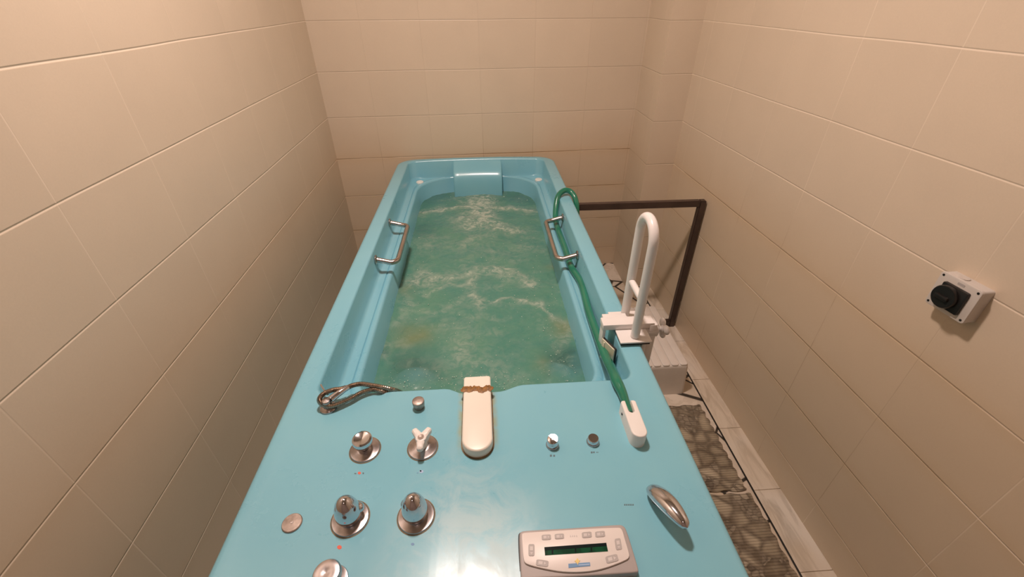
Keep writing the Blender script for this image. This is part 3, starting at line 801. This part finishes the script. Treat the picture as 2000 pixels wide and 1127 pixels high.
def bubbles():
    bm = bmesh.new()
    cl = [((930, 400), 60, 12, 30), ((960, 745), 110, 14, 110), ((880, 755), 50, 14, 60), ((1085, 640), 18, 40, 60), ((742, 660), 8, 40, 55), ((820, 530), 30, 20, 25), ((1060, 560), 40, 25, 40), ((900, 590), 110, 30, 60), ((950, 660), 150, 60, 90), ((1120, 720), 30, 20, 30), ((800, 740), 50, 15, 30), ((1020, 500), 60, 50, 25), ((800, 500), 20, 60, 25), ((1030, 395), 30, 12, 18)]
    for (cx, cy), sx, sy, n in cl:
        for _ in range(n):
            c = P(random.gauss(cx, sx), random.gauss(cy, sy), WZ + .004)
            if random.random() < .1: continue
            if abs(c.x) > .33 or c.y < .93 or c.y > 2.66: continue
            r = random.choice((.0007, .0009, .0012, .0018)) * (1 + .35 * (c.y - 1))
            s = bmesh.new(); bmesh.ops.create_icosphere(s, subdivisions=2, radius=r)
            for v in s.verts: v.co = Vector((v.co.x, v.co.y, v.co.z * .8)) + W((c.x, c.y, WZ + .003))
            me = bpy.data.meshes.new('t'); s.to_mesh(me); s.free(); bm.from_mesh(me); bpy.data.meshes.remove(me)
    o = obj('surface_bubbles', bm, M_bub); o['kind'] = 'stuff'
    tag(o, 'tiny glinting bubbles scattered over the green bath water', 'bubbles'); rebase(o, (0, 1.5, T + WZ))
bubbles()

# ------------------------------------------------------------------ green hose
hp = [W((.60, 1.72, -.872)), W((.585, 1.86, -.872)), W((.555, 1.98, -.850)), W((.530, 2.03, -.76)), W((.520, 2.05, -.52)), W((.516, 2.055, -.20)), W((.514, 2.062, -.06)), W((.508, 2.09, -.005)), W((.488, 2.125, .022)), W((.455, 2.13, .028)), W((.420, 2.105, .008)), W((.401, 2.05, -.045)), W((.396, 1.99, -.083)),
      W((.397, 1.90, -.093)), W((.399, 1.75, -.094)), W((.397, 1.58, -.093)), W(P(1135, 553, -.093)), W(P(1149, 604, -.089)), W(P(1166, 652, -.074)), W(P(1183, 697, -.045)), W(P(1195, 722, -.012)), W(P(1204, 743, .0145)), W(P(1215, 766, .0165)), W((.3725, .72, .021)), W((.3725, .690, .022))]
o = obj('green_hose', tube(hp, .0140, 18, smooth=8, rfun=lambda i, n: .0140 - .0065 * max(0, (i - (n - 22)) / 22)), M_hose)
tag(o, 'green rubber hose looping over the right rim and lying along the inner ledge', 'hose'); rebase(o, W((.39, 1.4, -.1)))

# ------------------------------------------------------------------ hand shower with metal hose
sh = thing('hand_shower', 'chrome hand shower fitting with coiled ribbed metal hose at the left deck corner', 'shower', W((-.40, .80, 0)))
def rib(i, n): return .0060 + (.0009 if i % 2 else -.0005)
a_ = [P(790, 772, -.10), P(776, 764, -.02), P(750, 757, .012), P(728, 753, .020), P(706, 750, .026), P(688, 753, .030), P(676, 759, .032)]
obj('metal_hose', tube([W(v) for v in a_], .0075, 14, smooth=14, rfun=rib), M_hosem, sh)['label'] = 'ribbed metal hose end over the deck edge'
b_ = [P(775, 775, -.10), P(758, 768, -.02), P(745, 764, .006), P(728, 761, .012), P(706, 767, .014), P(688, 777, .014), P(668, 786, .015), P(646, 793, .017), P(629, 789, .022), P(624, 780, .028), P(632, 769, .032), P(650, 762, .034), P(664, 760, .034), P(676, 757, .032)]
obj('metal_hose', tube([W(v) for v in b_], .0075, 14, smooth=14, rfun=rib), M_hosem, sh)['label'] = 'ribbed metal hose loop lying on the deck'
q0 = P(642, 797, 0)
obj('wall_elbow', lathe([(.021, -.0005), (.021, .004), (.017, .008), (.012, .010), (.012, .026), (.010, .030), (.0001, .032)], W((q0.x, q0.y, 0)), 28, cap1=False), M_worn, sh)
obj('shower_handle', tube([W(P(646, 780, .032)), W(P(655, 773, .034)), W(P(665, 766, .036)), W(P(680, 756, .036))], .0085, 18, smooth=6, rfun=lambda i, n: .0095 - .0030 * i / n), M_chrome, sh)
obj('pin', tube([W(P(627, 752, .016)), W(P(633, 762, .020)), W(P(640, 770, .026))], .0028, 12, smooth=4), M_chrome, sh)

# ------------------------------------------------------------------ clamp-on grab rail
gr = thing('bathtub_grab_rail', 'white clamp-on grab rail with tall looped handle fixed on the right tub rim', 'grab rail', W((.473, 1.02, 0)))
lp = []
ya, yz = .977, 1.083; xg = .474; rt = .0135
rad = (yz - ya) / 2; ztop = .378 - rad
lp.append((xg, ya, .018)); lp.append((xg, ya, ztop - .05))
for i in range(0, 17): a = PI - i / 16 * PI; lp.append((xg, (ya + yz) / 2 + rad * math.cos(a), ztop + rad * math.sin(a)))
lp.append((xg, yz, ztop - .05)); lp.append((xg, yz, .018))
obj('rail_loop', tube([W(p) for p in lp], rt, 20), M_enamel, gr)
obj('cross_bar', tube([W((xg, ya + .004, .150)), W((xg, yz - .004, .150))], .0100, 16), M_enamel, gr)
obj('base_plate', box(.424, .520, .952, 1.105, T + .010, T + .016, .0022, 2), M_enamel, gr)
obj('rubber_pad', box(.428, .516, .958, 1.100, T + .0005, T + .0102), M_rubber, gr)
# clamp arm over the rim
bm = box(.385, .545, 1.012, 1.052, T + .016, T + .036, .002, 2)
obj('clamp_arm', bm, M_enamel, gr)
obj('clamp_plate', box(.394, .470, 1.048, 1.072, T + .016, T + .034, .002, 2), M_enamel, gr)
bm = box(.388, .398, 1.020, 1.052, T - .085, T + .020, .002, 2)
obj('clamp_leg', bm, M_enamel, gr)
A0, A1 = Vector((.3925, 1.012)), Vector((.4150, .958))
pd = (A1 - A0).normalized(); pn = Vector((pd.y, -pd.x))
def plate(off0, off1, za, zb, ext=0):
    b_ = bmesh.new(); rg = []
    for o_ in (off0, off1):
        q = [A0 - pd * ext + pn * o_, A1 + pd * ext + pn * o_]
        rg.append([Vector((q[0].x, q[0].y, T + za)), Vector((q[1].x, q[1].y, T + za)), Vector((q[1].x, q[1].y, T + zb - .004)), Vector((q[1].x - .003 * pd.x, q[1].y - .003 * pd.y, T + zb)), Vector((q[0].x, q[0].y, T + zb))])
    return loft(rg, True, True, b_)
obj('jaw_pad', plate(.002, .006, -.090, -.016), M_yel, gr)['label'] = 'yellowed cream jaw pad'
obj('jaw_rubber', plate(-.0035, .0018, -.092, -.014, .002), M_rubber, gr)
obj('jaw_bracket', box(.389, .400, .996, 1.022, T - .086, T - .020, .002, 2), M_yel, gr)
obj('jaw_screw', lathe([(.0065, 0), (.0065, .004), (.0035, .005), (.0035, .002)], W((.3945, .9955, -.055)), 18, axis=Vector((-.3, -1, .2)).normalized()), M_worn, gr)
obj('outer_jaw', box(.5005, .515, .975, 1.085, T - .10, T + .014, .003, 2), M_enamel, gr)
obj('outer_leg', box(.530, .556, 1.010, 1.054, T - .16, T + .030, .004, 2), M_enamel, gr)
obj('threaded_sleeve', lathe([(.022, 0), (.024, .004), (.024, .046), (.016, .052)], W((.515, 1.032, -.003)), 24, axis=Vector((1, 0, 0))), M_enamel, gr)
bm = bmesh.new()
kc = W((.580, 1.030, -.003))
lathe([(.008, -.022), (.008, -.004), (.012, 0), (.012, .014), (.009, .018), (.0001, .018)], kc, 24, axis=Vector((1, 0, 0)), bm=bm, cap1=False)
for k in range(3):
    a = k * PI / 1.5 + .6; q = kc + Vector((.007, math.cos(a) * .021, math.sin(a) * .021))
    s = bmesh.new(); bmesh.ops.create_uvsphere(s, u_segments=16, v_segments=10, radius=1)
    for v in s.verts: v.co = Vector((v.co.x * .009, v.co.y * .015, v.co.z * .015)) + q
    me = bpy.data.meshes.new('t'); s.to_mesh(me); s.free(); bm.from_mesh(me); bpy.data.meshes.remove(me)
obj('clamp_knob', bm, M_enamel, gr)

# ------------------------------------------------------------------ step stool
st = thing('step_stool', 'white ribbed plastic step on the floor beside the tub', 'step', (.85, 1.79, 0))
sx0, sx1, sy0, sy1, hz = .62, 1.052, 1.545, 2.06, .198
rg = []
for e, z in ((-.006, 0), (0, .12), (.004, hz - .02), (.006, hz - .006), (.010, hz - .001), (.014, hz)):
    rg.append([Vector((x, y, z)) for x, y in rrect(sx0 + e * .5, sx1 - e * 1.0, sy0 + e, sy1 - e, .02)])
obj('step_body', loft(rg, True, True), M_step, st)
bm = bmesh.new(); nr = 9; pw = (sx1 - sx0 - .02) / nr
for i in range(nr):
    c = sx0 + .010 + pw * (i + .5)
    o2 = rrect(c - pw * .45, c + pw * .45, sy0 + .006, sy1 - .008, .012, 4)
    prism(o2, hz - .002, hz + .006, .004, 3, bm=bm)
obj('ribbed_tread', bm, M_step, st)

# ------------------------------------------------------------------ brown metal rail
mr_ = thing('metal_rail', 'dark brown square metal rail frame standing between the tub and the right wall', 'rail', (1.19, 2.12, 0))
YR = 2.105; XR_ = 1.196; HR = .838
bm = bmesh.new(); s = .017
def sq(bm, a, b):
    a = Vector(a); b = Vector(b); d = (b - a).normalized(); sd = Vector((0, 1, 0)); u = d.cross(sd).normalized()
    rg = []
    for q in (a, b): rg.append([q + u * s * i + sd * s * j for i, j in ((-1, -1), (1, -1), (1, 1), (-1, 1))])
    loft(rg, True, True, bm)
bm = bmesh.new(); sq(bm, (XR_, YR, .0), (XR_, YR, HR + s)); bmesh.ops.bevel(bm, geom=bm.edges[:], offset=.004, segments=2, affect='EDGES'); obj('post', bm, M_brown, mr_)
bm = bmesh.new(); sq(bm, (.512, YR, HR), (XR_ - s + .003, YR, HR)); bmesh.ops.bevel(bm, geom=bm.edges[:], offset=.004, segments=2, affect='EDGES'); obj('top_bar', bm, M_brown, mr_)
bm = bmesh.new(); sq(bm, (.512, YR, .030), (XR_ - s + .003, YR, .030)); bmesh.ops.bevel(bm, geom=bm.edges[:], offset=.004, segments=2, affect='EDGES'); obj('bottom_bar', bm, M_brown, mr_)
bm = bmesh.new(); sq(bm, (.512, YR, .0), (.512, YR, HR + s)); bmesh.ops.bevel(bm, geom=bm.edges[:], offset=.004, segments=2, affect='EDGES'); obj('post', bm, M_brown, mr_)

# ------------------------------------------------------------------ bath mats on the floor
def wavy(x0, x1, y0, y1, seed, amp=.012):
    rnd = random.Random(seed); pts = []
    def run(a, b, n):
        for i in range(n):
            t = i / n; q = Vector(a) + (Vector(b) - Vector(a)) * t; d = (Vector(b) - Vector(a)).normalized(); nn = Vector((d.y, -d.x))
            q += nn * (abs(math.sin(i * 1.05 + seed)) * amp * (.6 + .6 * rnd.random()) - amp * .5); pts.append((q.x, q.y))
    run((x0, y0), (x1, y0), 16); run((x1, y0), (x1, y1), 30); run((x1, y1), (x0, y1), 16); run((x0, y1), (x0, y0), 24)
    return smooth_out(pts, 1)
for y0, y1, x1, sd, lab in ((.990, 1.455, 1.106, 2, 'pebble print foam mat on the floor nearest the white step'), (.36, .975, 1.116, 5, 'pebble print foam mat on the floor at the near end of the tub')):
    o = obj('bath_mat', prism(wavy(.62, x1, y0, y1, sd), .0005, .0075, .0015, 2), M_mat)
    tag(o, lab, 'bath mat', 'pebble print bath mats'); rebase(o, (.86, (y0 + y1) / 2, 0))

# ------------------------------------------------------------------ wall switch
ws = thing('wall_switch', 'white square wall box with a large black rotary switch on the right wall', 'switch', (xr(.84), .84, T + .235))
def wsm(): 
    ax = Vector((-1, -.0279, 0)).normalized()   # out of the wall
    ay = Vector((-.0279, 1, 0)).normalized(); az = Vector((0, 0, 1))
    Mx = Matrix.Identity(4); th = math.radians(-1.5)
    ay2 = ay * math.cos(th) + az * math.sin(th); az2 = az * math.cos(th) - ay * math.sin(th)
    for i in range(3): Mx[i][0] = ay2[i]; Mx[i][1] = az2[i]; Mx[i][2] = ax[i]; Mx[i][3] = (xr(.832), .832, T + .226)[i]
    return Mx
MW = wsm()
D = .036
obj('wall_box', prism(rrect(-.052, .052, -.047, .047, .006, 4), -.001, D - .008, .002, 2, MW), M_boxgrey, ws)
fo = obj('face_plate', prism(rrect(-.0535, .0535, -.0485, .0485, .008, 5), D - .008, D, .002, 2, MW), M_boxgrey, ws)
for u, v in ((-.045, .040), (.045, .040), (-.045, -.040), (.045, -.040)):
    obj('screw', lathe([(.0032, 0), (.003, .001)], MW @ Vector((u, v, D - .0002)), 12, axis=(MW.to_3x3() @ Vector((0, 0, 1)))), M_black, ws)
obj('switch_plate', prism(rrect(-.034, .032, -.034, .030, .004, 4), D - .001, D + .008, .002, 2, MW), M_black, ws)
kz = MW.to_3x3() @ Vector((0, 0, 1))
kn = obj('rotary_knob', lathe([(.031, 0), (.031, .008), (.029, .0115), (.0001, .012)], MW @ Vector((.008, -.003, D + .006)), 36, axis=kz, cap1=False), M_black, ws)
obj('knob_grip', prism(rrect(-.007, .027, -.010, .002, .004, 3), D + .016, D + .024, .002, 2, MW @ Matrix.Translation((-.002, 0, 0))), M_black, kn)
obj('rating_label', prism(rrect(-.012, .006, .036, .042, .001, 2), D - .0005, D + .0006, 0, 2, MW), M_pad, ws)
obj('cable_boss', lathe([(.012, 0), (.012, .004)], MW @ Vector((.012, .046, D * .5)), 20, axis=Vector((0, 0, 1))), M_boxgrey, ws)
